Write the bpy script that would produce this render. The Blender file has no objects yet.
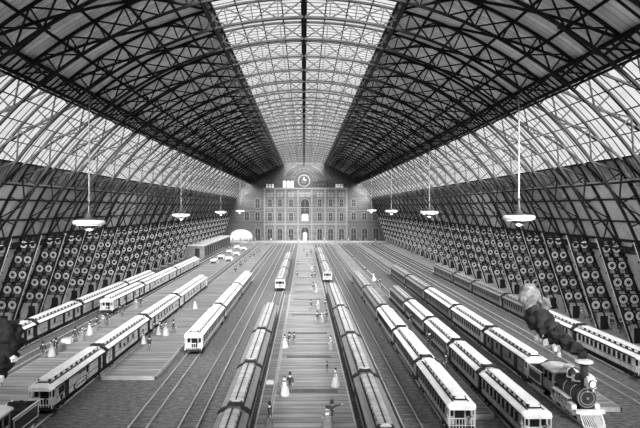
import bpy, bmesh, math, random
from mathutils import Vector, Matrix
random.seed(7)
C = bpy.context.scene.collection
PI = math.pi
sin, cos = math.sin, math.cos

# ------------------------------------------------------------------ materials
def new_mat(name):
    m = bpy.data.materials.new(name); m.use_nodes = True
    nt = m.node_tree; nt.nodes.clear()
    return m, nt, nt.nodes.new('ShaderNodeOutputMaterial')

def mat(name, g, var=0.15, scale=3.0, rough=0.8, stretch=(1, 1, 1), metal=0.0, lines=None, bump=0.0):
    """neutral grey surface with blotchy variation; lines=(axis, per_metre, darkness) adds board joints"""
    m, nt, out = new_mat(name)
    b = nt.nodes.new('ShaderNodeBsdfPrincipled')
    b.inputs['Roughness'].default_value = rough; b.inputs['Metallic'].default_value = metal; b.inputs['Specular IOR Level'].default_value = 0.08 if rough > .5 else 0.3
    tc = nt.nodes.new('ShaderNodeTexCoord'); mp = nt.nodes.new('ShaderNodeMapping')
    mp.inputs['Scale'].default_value = stretch
    nt.links.new(tc.outputs['Object'], mp.inputs['Vector'])
    n = nt.nodes.new('ShaderNodeTexNoise'); n.inputs['Scale'].default_value = scale
    n.inputs['Detail'].default_value = 5; n.inputs['Roughness'].default_value = 0.65
    nt.links.new(mp.outputs['Vector'], n.inputs['Vector'])
    r = nt.nodes.new('ShaderNodeMapRange')
    r.inputs['From Min'].default_value = 0.3; r.inputs['From Max'].default_value = 0.7
    r.inputs['To Min'].default_value = g * (1 - var); r.inputs['To Max'].default_value = min(1, g * (1 + var))
    nt.links.new(n.outputs['Fac'], r.inputs['Value'])
    val = r.outputs['Result']
    if lines:
        ax, per, dark = lines
        sp = nt.nodes.new('ShaderNodeSeparateXYZ'); nt.links.new(tc.outputs['Object'], sp.inputs['Vector'])
        mu = nt.nodes.new('ShaderNodeMath'); mu.operation = 'MULTIPLY'; mu.inputs[1].default_value = per
        nt.links.new(sp.outputs[ax], mu.inputs[0])
        fr = nt.nodes.new('ShaderNodeMath'); fr.operation = 'FRACT'; nt.links.new(mu.outputs[0], fr.inputs[0])
        gt = nt.nodes.new('ShaderNodeMath'); gt.operation = 'GREATER_THAN'; gt.inputs[1].default_value = 0.22
        nt.links.new(fr.outputs[0], gt.inputs[0])
        fl = nt.nodes.new('ShaderNodeMath'); fl.operation = 'FLOOR'; nt.links.new(mu.outputs[0], fl.inputs[0])
        wn = nt.nodes.new('ShaderNodeTexWhiteNoise'); wn.noise_dimensions = '1D'; nt.links.new(fl.outputs[0], wn.inputs['W'])
        mr = nt.nodes.new('ShaderNodeMapRange'); mr.inputs['To Min'].default_value = 0.8; mr.inputs['To Max'].default_value = 1.15
        nt.links.new(wn.outputs['Value'], mr.inputs['Value'])
        m2 = nt.nodes.new('ShaderNodeMapRange'); m2.inputs['To Min'].default_value = 1 - dark; m2.inputs['To Max'].default_value = 1
        nt.links.new(gt.outputs[0], m2.inputs['Value'])
        a = nt.nodes.new('ShaderNodeMath'); a.operation = 'MULTIPLY'
        nt.links.new(mr.outputs['Result'], a.inputs[0]); nt.links.new(m2.outputs['Result'], a.inputs[1])
        c = nt.nodes.new('ShaderNodeMath'); c.operation = 'MULTIPLY'
        nt.links.new(val, c.inputs[0]); nt.links.new(a.outputs[0], c.inputs[1]); val = c.outputs[0]
    nt.links.new(val, b.inputs['Base Color'])
    if bump:
        bp = nt.nodes.new('ShaderNodeBump'); bp.inputs['Strength'].default_value = bump
        nt.links.new(n.outputs['Fac'], bp.inputs['Height']); nt.links.new(bp.outputs['Normal'], b.inputs['Normal'])
    nt.links.new(b.outputs['BSDF'], out.inputs['Surface'])
    return m

def glass_mat(name, tr, df):
    """dusty roof glass: mostly see-through, partly scattering"""
    m, nt, out = new_mat(name)
    t = nt.nodes.new('ShaderNodeBsdfTransparent'); t.inputs['Color'].default_value = (tr, tr, tr, 1)
    d = nt.nodes.new('ShaderNodeBsdfTranslucent'); d.inputs['Color'].default_value = (0.9, 0.9, 0.9, 1)
    n = nt.nodes.new('ShaderNodeTexNoise'); n.inputs['Scale'].default_value = 1.3
    tc = nt.nodes.new('ShaderNodeTexCoord'); nt.links.new(tc.outputs['Object'], n.inputs['Vector'])
    r = nt.nodes.new('ShaderNodeMapRange'); r.inputs['To Min'].default_value = df * 0.4; r.inputs['To Max'].default_value = df * 1.6
    nt.links.new(n.outputs['Fac'], r.inputs['Value'])
    mx = nt.nodes.new('ShaderNodeMixShader')
    nt.links.new(r.outputs['Result'], mx.inputs['Fac'])
    nt.links.new(t.outputs[0], mx.inputs[1]); nt.links.new(d.outputs[0], mx.inputs[2])
    nt.links.new(mx.outputs[0], out.inputs['Surface'])
    return m

M = {
 'iron':   mat('dark_iron', 0.009, 0.3, 2),
 'lattice':mat('lattice_iron', 0.012, 0.3, 2),
 'iron_l': mat('worn_iron', 0.22, 0.2, 2),
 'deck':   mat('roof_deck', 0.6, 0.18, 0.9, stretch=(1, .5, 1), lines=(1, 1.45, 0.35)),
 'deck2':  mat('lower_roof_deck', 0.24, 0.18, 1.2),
 'panel':  mat('girder_panel', 0.5, 0.18, 1.2),
 'fdark':  mat('facade_gable', 0.025, 0.3, 1.0),
 'cross':  mat('cross_strip', 0.07, 0.3, 2.0),
 'louvre': mat('louvre_board', 0.22, 0.2, 1, lines=(1, 1.8, 0.55)),
 'wall':   mat('side_wall', 0.3, 0.25, 0.6),
 'stone':  mat('facade_stone', 0.055, 0.22, 0.8, lines=(2, 1.2, 0.3)),
 'stone_d':mat('facade_dark_brick', 0.045, 0.22, 1.0, lines=(2, 1.4, 0.3)),
 'stone_l':mat('facade_trim', 0.09, 0.12, 1.0),
 'stone_b':mat('office_wall', 0.14, 0.2, 1.0),
 'white':  mat('white_paint', 0.5, 0.08, 2),
 'ballast':mat('ballast', 0.095, 0.8, 4.0, rough=1, stretch=(.45, 1.3, 1), bump=.6),
 'sleeper':mat('sleeper', 0.07, 0.4, 3),
 'rail':   mat('rail', 0.38, 0.2, 2, rough=0.45),
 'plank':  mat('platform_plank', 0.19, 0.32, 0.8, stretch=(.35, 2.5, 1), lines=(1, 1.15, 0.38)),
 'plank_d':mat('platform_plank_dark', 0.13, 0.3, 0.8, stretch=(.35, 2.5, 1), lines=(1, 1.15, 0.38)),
 'kerb':   mat('platform_edge', 0.27, 0.2, 1),
 'body':   mat('car_side', 0.33, 0.15, 2, rough=.6, lines=(1, 3.1, 0.3)),
 'body_d': mat('car_side_dark', 0.17, 0.15, 2, rough=.6, lines=(1, 3.1, 0.3)),
 'body_l': mat('car_side_light', 0.45, 0.12, 2, rough=.6, lines=(1, 3.1, 0.28)),
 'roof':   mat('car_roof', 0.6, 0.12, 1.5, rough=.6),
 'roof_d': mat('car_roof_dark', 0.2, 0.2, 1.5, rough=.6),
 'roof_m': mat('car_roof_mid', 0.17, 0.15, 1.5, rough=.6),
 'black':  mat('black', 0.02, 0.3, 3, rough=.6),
 'glassd': mat('dark_glass', 0.012, 0.3, 3, rough=.6),
 'steel':  mat('bright_steel', 0.6, 0.15, 3, rough=.4),
 'boiler': mat('boiler_black', 0.025, 0.3, 3, rough=.4),
 'coal':   mat('coal', 0.02, 0.6, 6, bump=.5),
 'smoke':  mat('smoke_dark', 0.02, 0.6, 1.6, rough=1),
 'smoke_g':mat('smoke_grey', 0.13, 0.4, 1.2, rough=1),
 'steam':  mat('steam_white', 0.6, 0.1, 1.6, rough=1),
 'skin':   mat('skin', 0.5, 0.05, 5),
 'coat':   mat('coat_dark', 0.03, 0.3, 5),
 'coat_g': mat('coat_grey', 0.14, 0.3, 5),
 'dress':  mat('dress_light', 0.32, 0.15, 5),
 'lampw':  mat('lamp_enamel', 0.36, 0.04, 2),
 'medal':  mat('medallion', 0.42, 0.15, 2),
 'lamp_glass': mat('lens', 0.8, 0.1, 3, rough=.2),
}
GLASS = glass_mat('roof_glass', 0.73, 0.012)

# ------------------------------------------------------------------ mesh builder
class MB:
    def __init__(s): s.v = []; s.f = []; s.mi = []
    def add(s, vs, fs, k=0):
        n = len(s.v); s.v += [tuple(p) for p in vs]; s.f += [tuple(i + n for i in f) for f in fs]; s.mi += [k] * len(fs); return s
    def box(s, x0, x1, y0, y1, z0, z1, k=0):
        return s.add([(x0,y0,z0),(x1,y0,z0),(x1,y1,z0),(x0,y1,z0),(x0,y0,z1),(x1,y0,z1),(x1,y1,z1),(x0,y1,z1)],
              [(0,3,2,1),(4,5,6,7),(0,1,5,4),(1,2,6,5),(2,3,7,6),(3,0,4,7)], k)
    def bar(s, a, b, w, h=None, up=(0, 0, 1), k=0):
        h = h or w; a = Vector(a); b = Vector(b); d = (b - a).normalized(); u = Vector(up)
        if abs(d.dot(u)) > .98: u = Vector((0, 1, 0)) if abs(d.y) < .9 else Vector((1, 0, 0))
        sd = d.cross(u).normalized() * w / 2; u = sd.cross(d).normalized() * h / 2
        vs = [a-sd-u, a+sd-u, a+sd+u, a-sd+u, b-sd-u, b+sd-u, b+sd+u, b-sd+u]
        return s.add(vs, [(0,1,2,3),(7,6,5,4),(0,4,5,1),(1,5,6,2),(2,6,7,3),(3,7,4,0)], k)
    def lathe(s, prof, axis='z', c=(0, 0, 0), n=16, k=0):
        """prof: list of (r, t) along the axis"""
        vs = []; fs = []
        for r, t in prof:
            for i in range(n):
                a = 2 * PI * i / n; p, q = r * cos(a), r * sin(a)
                v = {'z': (p, q, t), 'y': (q, t, p), 'x': (t, p, q)}[axis]
                vs.append((v[0] + c[0], v[1] + c[1], v[2] + c[2]))
        for j in range(len(prof) - 1):
            for i in range(n):
                fs.append((j*n+i, j*n+(i+1)%n, (j+1)*n+(i+1)%n, (j+1)*n+i))
        fs.append(tuple(range(n))[::-1]); m = (len(prof) - 1) * n; fs.append(tuple(range(m, m + n)))
        return s.add(vs, fs, k)
    def prism(s, prof, y0, y1, k=0):
        """closed polygon in xz extruded along y"""
        n = len(prof)
        vs = [(x, y0, z) for x, z in prof] + [(x, y1, z) for x, z in prof]
        return s.add(vs, [tuple(range(n)), tuple(range(n, 2*n))[::-1]] + [(i, i+n, (i+1)%n+n, (i+1)%n) for i in range(n)], k)
    def sweep(s, pts, w, h, nrm, k=0):
        """rectangular section swept along pts in a plane; nrm = plane normal"""
        N = Vector(nrm); P = [Vector(p) for p in pts]; vs = []; fs = []
        for i, p in enumerate(P):
            t = (P[min(i+1, len(P)-1)] - P[max(i-1, 0)]).normalized(); r = t.cross(N).normalized()
            for a, b in ((-1,-1),(1,-1),(1,1),(-1,1)): vs.append(p + N * a * w / 2 + r * b * h / 2)
        for i in range(len(P) - 1):
            for j in range(4): fs.append((4*i+j, 4*i+(j+1)%4, 4*i+4+(j+1)%4, 4*i+4+j))
        fs.append((3,2,1,0)); m = 4 * (len(P)-1); fs.append((m, m+1, m+2, m+3))
        return s.add(vs, fs, k)
    def ball(s, c, r, seed=0, amp=0.0, sub=2, sc=(1,1,1), k=0):
        bm = bmesh.new(); bmesh.ops.create_icosphere(bm, subdivisions=sub, radius=1)
        from mathutils import noise
        vs = []
        for v in bm.verts:
            d = 1 + amp * noise.noise(v.co * 1.7 + Vector((seed * 3.1, seed, 0))) * 1.6 + amp * .5 * noise.noise(v.co * 4 + Vector((seed, 0, 9)))
            vs.append((c[0] + v.co.x*r*d*sc[0], c[1] + v.co.y*r*d*sc[1], c[2] + v.co.z*r*d*sc[2]))
        fs = [tuple(v.index for v in f.verts) for f in bm.faces]; bm.free()
        return s.add(vs, fs, k)
    def mesh(s, name, mats, smooth=False):
        me = bpy.data.meshes.new(name); me.from_pydata(s.v, [], s.f)
        for m in (mats if isinstance(mats, (list, tuple)) else [mats]): me.materials.append(m)
        for p, k in zip(me.polygons, s.mi): p.material_index = k; p.use_smooth = smooth
        bm = bmesh.new(); bm.from_mesh(me); bmesh.ops.recalc_face_normals(bm, faces=bm.faces); bm.to_mesh(me); bm.free()
        me.update(); return me
    def build(s, name, mats, parent=None, smooth=False, loc=None):
        return link(name, s.mesh(name, mats, smooth), parent, loc)

def link(name, me, parent=None, loc=None, rotz=0):
    o = bpy.data.objects.new(name, me); C.objects.link(o)
    if parent: o.parent = parent
    if loc: o.location = loc
    o.rotation_euler.z = rotz
    return o
def thing(name, label, cat, loc=(0, 0, 0), rotz=0, group=None):
    o = bpy.data.objects.new(name, None); C.objects.link(o); o.location = loc; o.rotation_euler.z = rotz
    o.empty_display_size = .2
    return tag(o, label, cat, group)
def tag(o, label, cat, group=None):
    o['label'] = label; o['category'] = cat
    if group: o['group'] = group
    elif 'group' in o: del o['group']
    return o
def struct(o): o['kind'] = 'structure'; return o
def copy_tree(o, parent=None):
    c = o.copy(); C.objects.link(c)
    if parent: c.parent = parent
    for ch in list(o.children): copy_tree(ch, c)
    return c

# ------------------------------------------------------------------ shed geometry
R, ZC = 36.5, -1.2
BAY, Y0, NB = 6.9, -8.3, 37
YE = Y0 + BAY * NB                       # 247
T_SKY, T_B1, T_B2, T_G2, T_L2, T_P2, T_END = [math.radians(a) for a in (13.9, 38.3, 40.9, 54.9, 58.6, 69.5, 88.1)]
def P(t, r, y=0): return (r * sin(t), y, ZC + r * cos(t))
def ang(a, b, n): return [a + (b - a) * i / n for i in range(n + 1)]
KX = math.tan(math.radians(90 - 69.5))      # the lower walls lean straight out below the arch
def x_in(z, off=0.0):
    p = P(T_P2, R + off); return p[0] + (p[2] - z) * KX

def shell(mb, t0, t1, r, th, n, k=0, y0=Y0, y1=YE, ny=1):
    A = ang(t0, t1, n)
    for i in range(n):
        a, b = A[i], A[i+1]
        v = [P(a, r, y0), P(b, r, y0), P(b, r, y1), P(a, r, y1), P(a, r+th, y0), P(b, r+th, y0), P(b, r+th, y1), P(a, r+th, y1)]
        mb.add(v, [(0,3,2,1),(4,5,6,7),(0,1,5,4),(1,2,6,5),(2,3,7,6),(3,0,4,7)], k)

# roof deck + side walls
ce = MB()
for s in (-1, 1):
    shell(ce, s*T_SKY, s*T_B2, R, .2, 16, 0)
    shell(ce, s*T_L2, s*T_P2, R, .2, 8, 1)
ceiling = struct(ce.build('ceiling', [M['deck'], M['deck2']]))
for s in (-1, 1):
    for td in (19, 24, 29, 34, 62, 66):
        t = math.radians(td) * s
        MB().bar(P(t, R-.12, Y0), P(t, R-.12, YE), .16, .2).build('purlin', M['iron'], ceiling)
for s, nm in ((-1, 'wall_left'), (1, 'wall_right')):
    w = MB(); zt = P(T_P2, R)[2]; Zs = ang(-.3, zt + .05, 8)
    for a, b in zip(Zs, Zs[1:]): w.prism([(s*x_in(a, .1), a), (s*x_in(a, .45), a), (s*x_in(b, .45), b), (s*x_in(b, .1), b)], Y0, YE)
    struct(w.build(nm, M['wall']))
# floor
struct(MB().box(-60, 60, -20, 300, -.3, 0).build('floor', M['ballast']))

# girders running the length of the shed
tn = 0
def trim(mb, mats):
    global tn; tn += 1
    return struct(mb.build('trim_%d' % tn, mats))
for s in (-1, 1):
    g = MB(); r = R - .45                              # upper walkway girder with its posts
    for t in (T_B1, T_B2): g.bar(P(s*t, r, Y0), P(s*t, r, YE), .26, .26, k=0)
    g.bar(P(s*(T_B2+.006), r-.3, Y0), P(s*(T_B2+.006), r-.3, YE), .18, .18, k=0)
    shell(g, s*T_B1, s*T_B2, r+.12, .06, 2, 1)
    n = int((YE - Y0) / .98)
    for i in range(n + 1):
        y = Y0 + (YE - Y0) * i / n; g.bar(P(s*T_B1, r-.04, y), P(s*T_B2, r-.04, y), .16, .1, k=0)
    trim(g, [M['iron'], M['panel']])
for s in (-1, 1):
    g = MB(); r = R - .15                              # louvred band under the side glass
    shell(g, s*T_G2, s*T_L2, r, .3, 3, 1)
    g.bar(P(s*T_G2, r-.05, Y0), P(s*T_G2, r-.05, YE), .14, .14, k=0)
    g.bar(P(s*T_L2, r-.1, Y0), P(s*T_L2, r-.1, YE), .3, .16, k=2)
    g.bar(P(s*(T_L2+.007), r-.1, Y0), P(s*(T_L2+.007), r-.1, YE), .14, .14, k=0)
    n = int((YE - Y0) / 1.725)
    for i in range(n + 1):
        y = Y0 + (YE - Y0) * i / n; g.bar(P(s*T_G2, r-.06, y), P(s*T_L2, r-.06, y), .1, .08, k=0)
    trim(g, [M['iron'], M['louvre'], M['iron_l']])
for s in (-1, 1):
    g = MB()                                           # skylight edge girder
    for dt, dr in ((0, 0), (.022, 0), (.011, -.75)):
        g.bar(P(s*(T_SKY+dt), R-.2+dr, Y0), P(s*(T_SKY+dt), R-.2+dr, YE), .2, .22)
    n = int((YE - Y0) / 1.15)
    for i in range(n):
        y = Y0 + (YE - Y0) * i / n; y2 = y + 1.15; a, b = (0, 1) if i % 2 else (1, 0)
        g.bar(P(s*(T_SKY+.022*a), R-.2, y), P(s*(T_SKY+.011), R-.95, (y+y2)/2), .08)
        g.bar(P(s*(T_SKY+.011), R-.95, (y+y2)/2), P(s*(T_SKY+.022*a), R-.2, y2), .08)
    trim(g, M['iron'])
for s in (-1, 1):
    g = MB()                                           # girder on the heads of the piers
    for t, dr, w in ((T_P2, -.1, .3), (T_P2+.02, -.3, .25), (T_P2, -2.1, .18)):
        g.bar(P(s*t, R+dr, Y0), P(s*t, R+dr, YE), w, w)
    for i in range(NB):
        y = Y0 + i * BAY
        for q in range(4):
            g.bar(P(s*(T_P2+(.035 if q % 2 else 0)), R-.4, y+q*BAY/4), P(s*(T_P2+(0 if q % 2 else .035)), R-.4, y+(q+1)*BAY/4), .12)
    g.bar(P(s*(T_P2+.035), R-.4, Y0), P(s*(T_P2+.035), R-.4, YE), .16)
    trim(g, M['iron'])
g = MB(); g.box(-.3, .3, Y0, YE, ZC+R-.25, ZC+R+.1); g.box(-.12, .12, Y0, YE, ZC+R-1.1, ZC+R-.9)
for i in range(int((YE-Y0)/1.725)):
    y = Y0 + i*1.725; g.bar((0, y, ZC+R-.3), (0, y+.86, ZC+R-1), .09); g.bar((0, y+.86, ZC+R-1), (0, y+1.72, ZC+R-.3), .09)
trim(g, M['iron'])

# glazing: one window per bay and strip
def bay_window(t0, t1, nrows, ncols):
    f = MB(); p = MB()
    shell(p, t0, t1, R+.05, .02, 6, 0, 0, BAY)
    for i in range(nrows + 1):
        t = t0 + (t1 - t0) * i / nrows; f.bar(P(t, R-.01, 0), P(t, R-.01, BAY), .12, .08)
    for j in range(ncols):
        y = BAY * (j + .5) / ncols
        f.sweep([P(t, R+.015, y) for t in ang(t0, t1, 6)], .14, .03, (0, 1, 0))
    return f.mesh('window_frame', M['iron']), p.mesh('window_pane', GLASS, True)
gl = [bay_window(-T_G2, -T_B2, 4, 6), bay_window(-T_SKY, T_SKY, 8, 7), bay_window(T_B2, T_G2, 4, 6)]
wn = 0
for i in range(NB):
    for f, p in gl:
        wn += 1
        o = struct(link('window_%d' % wn, f, None, (0, Y0 + i*BAY, 0)))
        link('window_pane', p, o)

# ------------------------------------------------------------------ trusses
def truss_meshes():
    DEP = 2.0
    up = MB(); lo = MB(); la = MB(); brs = []
    tm = T_P2
    A = ang(-T_P2, T_P2, 80)
    up.sweep([(-x_in(0, -.15), 0, 0)] + [P(t, R-.15) for t in A] + [(x_in(0, -.15), 0, 0)], .26, .2, (0, 1, 0))
    B = ang(-tm, tm, 80)
    lo.sweep([P(t, R-DEP) for t in B], .26, .2, (0, 1, 0))
    n = 34; T = ang(-tm, tm, n)
    for i in range(n):
        a, b = T[i], T[i+1]
        la.bar(P(a, R-.2), P(a, R-DEP), .12)
        if i % 2: la.bar(P(a, R-.2), P(b, R-DEP), .12)
        else: la.bar(P(a, R-DEP), P(b, R-.2), .12)
        if abs((a+b)/2) < T_B1:
            if i % 2: la.bar(P(a, R-DEP), P(b, R-.2), .12)
            else: la.bar(P(a, R-.2), P(b, R-DEP), .12)
    for s in (-1, 1):                                   # braces running to the next truss
        br = MB(); brs.append(br)
        for a, b in ((T_P2, T_L2*.86), (T_G2*.93, T_B1), (T_B1, T_B1*.55), (T_B1*.55, T_SKY)):
            t = ang(a, b, 6)
            br.sweep([P(s*t[q], R-.35, BAY*q/6) for q in range(7)], .2, .2, (0, cos(.5), 0) if 0 else Vector((0, 1, 0)))
        for q in range(4):                              # struts from lower chord back to walkway girder
            pass
        br.bar(P(s*T_B1, R-DEP), P(s*T_B1, R-.45, BAY*.5), .16)
        br.bar(P(s*T_B1, R-.45, BAY*.5), P(s*T_B1, R-DEP, BAY), .16)
        br.bar(P(s*(T_B1-.09), R-DEP), P(s*(T_B1-.09), R-.45, BAY*.5), .13)
        br.bar(P(s*(T_B1-.09), R-.3, BAY*.5), P(s*T_B1, R-.45, BAY*.5), .14)
        br.bar(P(s*(T_SKY+.01), R-DEP), P(s*(T_SKY+.01), R-DEP, BAY), .12)
    br = MB(); brs.append(br); br.bar(P(0, R-DEP), P(0, R-DEP, BAY), .12)
    return up.mesh('upper_chord', M['iron']), lo.mesh('lower_chord', M['iron']), la.mesh('lattice', M['lattice']), [q.mesh('brace', M['lattice']) for q in brs]

def ring(mb, c, r0, r1, d, n=14, k=0):
    """flat washer in the xz plane"""
    vs = []; fs = []
    for r, y in ((r0, -d), (r1, -d), (r1, d), (r0, d)):
        for i in range(n): a = 2*PI*i/n; vs.append((c[0]+r*cos(a), c[1]+y, c[2]+r*sin(a)))
    for j in range(4):
        for i in range(n): fs.append((j*n+i, j*n+(i+1)%n, ((j+1)%4)*n+(i+1)%n, ((j+1)%4)*n+i))
    mb.add(vs, fs, k)

def pier_mesh(s):
    """cast iron pier of two columns of medallions between the wall and the curved inner rib"""
    m = MB()
    def xo(z): return x_in(z, -.2)
    def dep(z): return 2.7 - .55 * (z/11.6)
    Z = ang(0, 11.7, 12)
    m.sweep([(s*(xo(z)-dep(z)), 0, z) for z in Z], .3, .26, (0, 1, 0), 0)
    m.sweep([(s*(xo(z)-dep(z)-.18), -.1, z) for z in Z], .08, .07, (0, 1, 0), 1)
    m.sweep([(s*(xo(z)-dep(z)/2), 0, z) for z in Z], .2, .2, (0, 1, 0), 0)
    m.sweep([(s*(xo(z)-.05), 0, z) for z in Z], .2, .2, (0, 1, 0), 0)
    rows = 5; zb = 2.4; h = (11.5 - zb) / rows
    for j in range(rows + 1):
        z = zb + j*h; m.bar((s*xo(z), 0, z), (s*(xo(z)-dep(z)), 0, z), .14, .12)
    for j in range(rows):
        z = zb + (j+.5)*h; d = dep(z)/4
        for q in (1, 3):
            c = (s*(xo(z)-d*q), 0, z); r = min(d*.95, .62)
            ring(m, c, r*.84, r, .12, 16, 0); ring(m, c, r*.22, r*.86, .09, 16, 1)
            for w in range(8):
                a = PI*w/4; m.bar((c[0]+r*.25*cos(a), -.1, c[2]+r*.25*sin(a)), (c[0]+r*.6*cos(a), -.1, c[2]+r*.6*sin(a)), .03, .05, k=0)
            m.lathe([(.001, -.2), (.19, -.18), (.19, -.05)], 'y', c, 8, 0)
            for sx in (-1, 1):
                for sz in (-1, 1):
                    m.bar((c[0]+sx*r*.7, 0, c[2]+sz*r*.7), (c[0]+sx*d*.98, 0, c[2]+sz*h*.5), .16, .16, k=0)
    # foot: pale panel with a dark opening
    z = 1.2; x1 = xo(z)-.1; x0 = xo(z)-dep(z)+.15
    m.box(min(s*x0, s*x1), max(s*x0, s*x1), -.08, .08, 0.3, 2.4, 2)
    m.box(min(s*(x0+.35), s*(x0+1.25)), max(s*(x0+.35), s*(x0+1.25)), -.14, -.08, 0.3, 2.0, 0)
    m.box(min(s*(x0-.3), s*x1), max(s*(x0-.3), s*x1), -.3, .3, 0, .35, 2)
    return m.mesh('lattice_pier', [M['lattice'], M['medal'], M['iron_l'], M['white']])

tu, tl, ta, tbs = truss_meshes(); pm = {s: pier_mesh(s) for s in (-1, 1)}
for i in range(NB):
    t = thing('roof_truss', 'dark arched iron roof truss of crossed lattice standing on medallion piers along the shed', 'roof truss', (0, Y0 + i*BAY, 0), 0, 'arched iron trusses of the train shed')
    link('upper_chord', tu, t); link('lower_chord', tl, t); link('lattice', ta, t)
    for q in tbs: link('brace', q, t)
    for s in (-1, 1): link('lattice_pier', pm[s], t)

# ------------------------------------------------------------------ end facade
YF = YE
def wall_top(x):
    x = abs(x); p = P(T_P2, R)
    return ZC + math.sqrt(R*R - x*x) if x <= p[0] else max(.05, p[2] - (x - p[0]) / KX)
def strip_wall(x0, x1, zlow, ztop, y0, y1, n, name, m):
    w = MB(); X = ang(x0, x1, n)
    for i in range(n):
        a, b = X[i], X[i+1]
        p = [(a, zlow(a, 1)), (b, zlow(b, -1)), (b, ztop(b)), (a, ztop(a))]
        w.prism(p, y0, y1)
    return w.build(name, m)
def hole(x, side):
    x += side * 1e-4
    if -32.6 < x < -22.8:
        u = (x + 27.7) / 4.9; return 2.6 + 3.0 * math.sqrt(max(0, 1 - u*u))
    return 0
wf = MB()
X = sorted(set([round(x, 3) for x in ang(-38.4, 38.4, 97)] + [-32.6, -32.3, -31.9, -22.8, -23.1, -23.5]))
for a, b in zip(X, X[1:]):
    wf.prism([(a, hole(a, 1)), (b, hole(b, -1)), (b, wall_top(b)), (a, wall_top(a))], YF+.1, YF+.7)
wall_far = struct(wf.build('wall_far', M['stone_d']))
cb = MB(); cb.prism([(-17.6, 0), (19, 0), (19, 23.2), (-17.6, 23.2)], YF-.5, YF+.1)
struct(cb.build('wall_front', M['stone']))
g = MB()
for z, h, d in ((23.2, .7, 1.1), (7.6, .6, 1.0), (15.0, .35, .7), (0.55, .4, .7)):
    g.box(-17.9, 19.3, YF-d, YF-.4, z, z+h)
for x in (-17.4, -12.8, -8.2, -2.6, 3.4, 9.3, 14.1, 18.8):
    g.box(x-.3, x+.3, YF-.75, YF-.45, .6, 23.2)
trim(g, M['stone_l'])
g = MB()                                                # raised gable above the clock
pr = [(-9, 28.5)] + [(9.2*sin(a)*-1 if 0 else 9.2*sin(a), 26.8 + 7.3*cos(a)) for a in ang(-1.25, 1.25, 16)] + [(9, 28.5)]
for i in range(1, len(pr)-2):
    g.bar((pr[i][0], YF-.1, pr[i][1]), (pr[i+1][0], YF-.1, pr[i+1][1]), .5, .5)
for r in (4.2, 5.6):
    for i in range(12):
        a, b = PI*i/12, PI*(i+1)/12; g.bar((r*cos(a), YF, 27+r*sin(a)), (r*cos(b), YF, 27+r*sin(b)), .25, .25)
for i in range(9):
    a = PI*i/8; g.bar((4.2*cos(a), YF, 27+4.2*sin(a)), (5.6*cos(a), YF, 27+5.6*sin(a)), .22, .22)
g.bar((-26, YF-.1, 20.8), (-17.6, YF-.1, 23.6), .4, .4); g.bar((19, YF-.1, 23.6), (26.5, YF-.1, 20.8), .4, .4)
g.box(-36, -18, YF-.1, YF+.1, 13.6, 13.9); g.box(19.2, 34, YF-.1, YF+.1, 13.6, 13.9); g.box(19.2, 35.4, YF-.1, YF+.1, 7.6, 7.9); g.box(-22.4, -18, YF-.1, YF+.1, 7.6, 7.9)
trim(g, M['stone'])

def arch_poly(w, z0, z1, arch=True, n=8):
    if not arch: return [(-w/2, z0), (w/2, z0), (w/2, z1), (-w/2, z1)]
    r = w/2; zc = z1 - r
    return [(-w/2, z0), (w/2, z0)] + [(r*cos(a), zc + r*sin(a)) for a in ang(0, PI, n)]
def f_window(x, z0, z1, w, y, arch=True, pane='glassd', frame='stone_l', door=False):
    global wn, dn
    f = MB(); f.prism(arch_poly(w+.5, z0-.15, z1+.25, arch), y-.12, y)
    if not door:
        wn += 1; nm = 'window_%d' % wn
    else:
        dn += 1; nm = 'door_%d' % dn
    o = struct(f.build(nm, M[frame], None)); o.location = (x, 0, 0)
    MB().prism(arch_poly(w, z0, z1, arch), y-.16, y-.1).build('door_leaf' if door else 'pane', M[pane], o)
    b = MB(); b.box(-.07, .07, y-.22, y-.15, z0, z1); b.box(-w/2, w/2, y-.22, y-.15, (z0+z1)/2-.06, (z0+z1)/2+.06)
    b.build('glazing_bar', M['stone_l'] if pane == 'glassd' else M['iron'], o)
    return o
dn = 0
yf = YF - .5
for x in (-15, -10.6, -5.7, 6.9, 11.7, 16.5):
    f_window(x, 9.4, 13.0, 1.7, yf); f_window(x, 15.6, 19, 1.6, yf)
    f_window(x, 19.9, 21.8, 2.6, yf, False, 'stone_l', 'stone_d')
    f_window(x, 1.0, 6.0, 2.1, yf, door=True)
f_window(.45, 9.3, 19, 3.6, yf); f_window(.45, .8, 6.6, 3.4, yf, door=True)
f_window(.45, 19.9, 21.8, 5, yf, False, 'stone_l', 'stone_d')
for x in (-.3, 1.2): f_window(x, 9.4, 12.3, 1.1, yf-.2, True, 'white')  # white pane colour stands in for lit windows
f_window(.45, .8, 4.2, 1.5, yf-.2, True, 'white', door=True)  # white leaf colour stands in for light in the doorway
for x in (-8.6, -6.9, -5.2): f_window(x, 24.1, 27.0, 1.2, YF+.1, True, 'white')
for x in (-16.2, -15, -13.8, 14.4, 15.6, 16.8): f_window(x, 24.0, 25.6, .8, YF+.1, True, 'white')
for x in (5.2, 6.6, 8, 9.4, 10.8, 12.2): f_window(x, 24.1, 26.8, .8, YF+.1, True, 'glassd')
for x, a, b in ((21.9, 9.8, 13.2), (21.9, 15.8, 19), (26.6, 9.8, 13), (31.2, 9.6, 12.2), (-20.5, 9.4, 13.4), (-20.5, 15, 19.4), (-25.2, 9.4, 13.4)):
    f_window(x, a, b, 1.9, YF+.1)
for x in (21.9, 26.8, 31.7, -20.4): f_window(x, .8, 6.2, 2.3, YF+.1, door=True)
gb = MB()
X = ang(-21, 21, 42)
for a, b in zip(X, X[1:]):
    gb.prism([(a, min(23.3, wall_top(a)-2)), (b, min(23.3, wall_top(b)-2)), (b, wall_top(b)-1.6), (a, wall_top(a)-1.6)], YF-.02, YF+.1)
trim(gb, M['fdark'])
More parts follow.
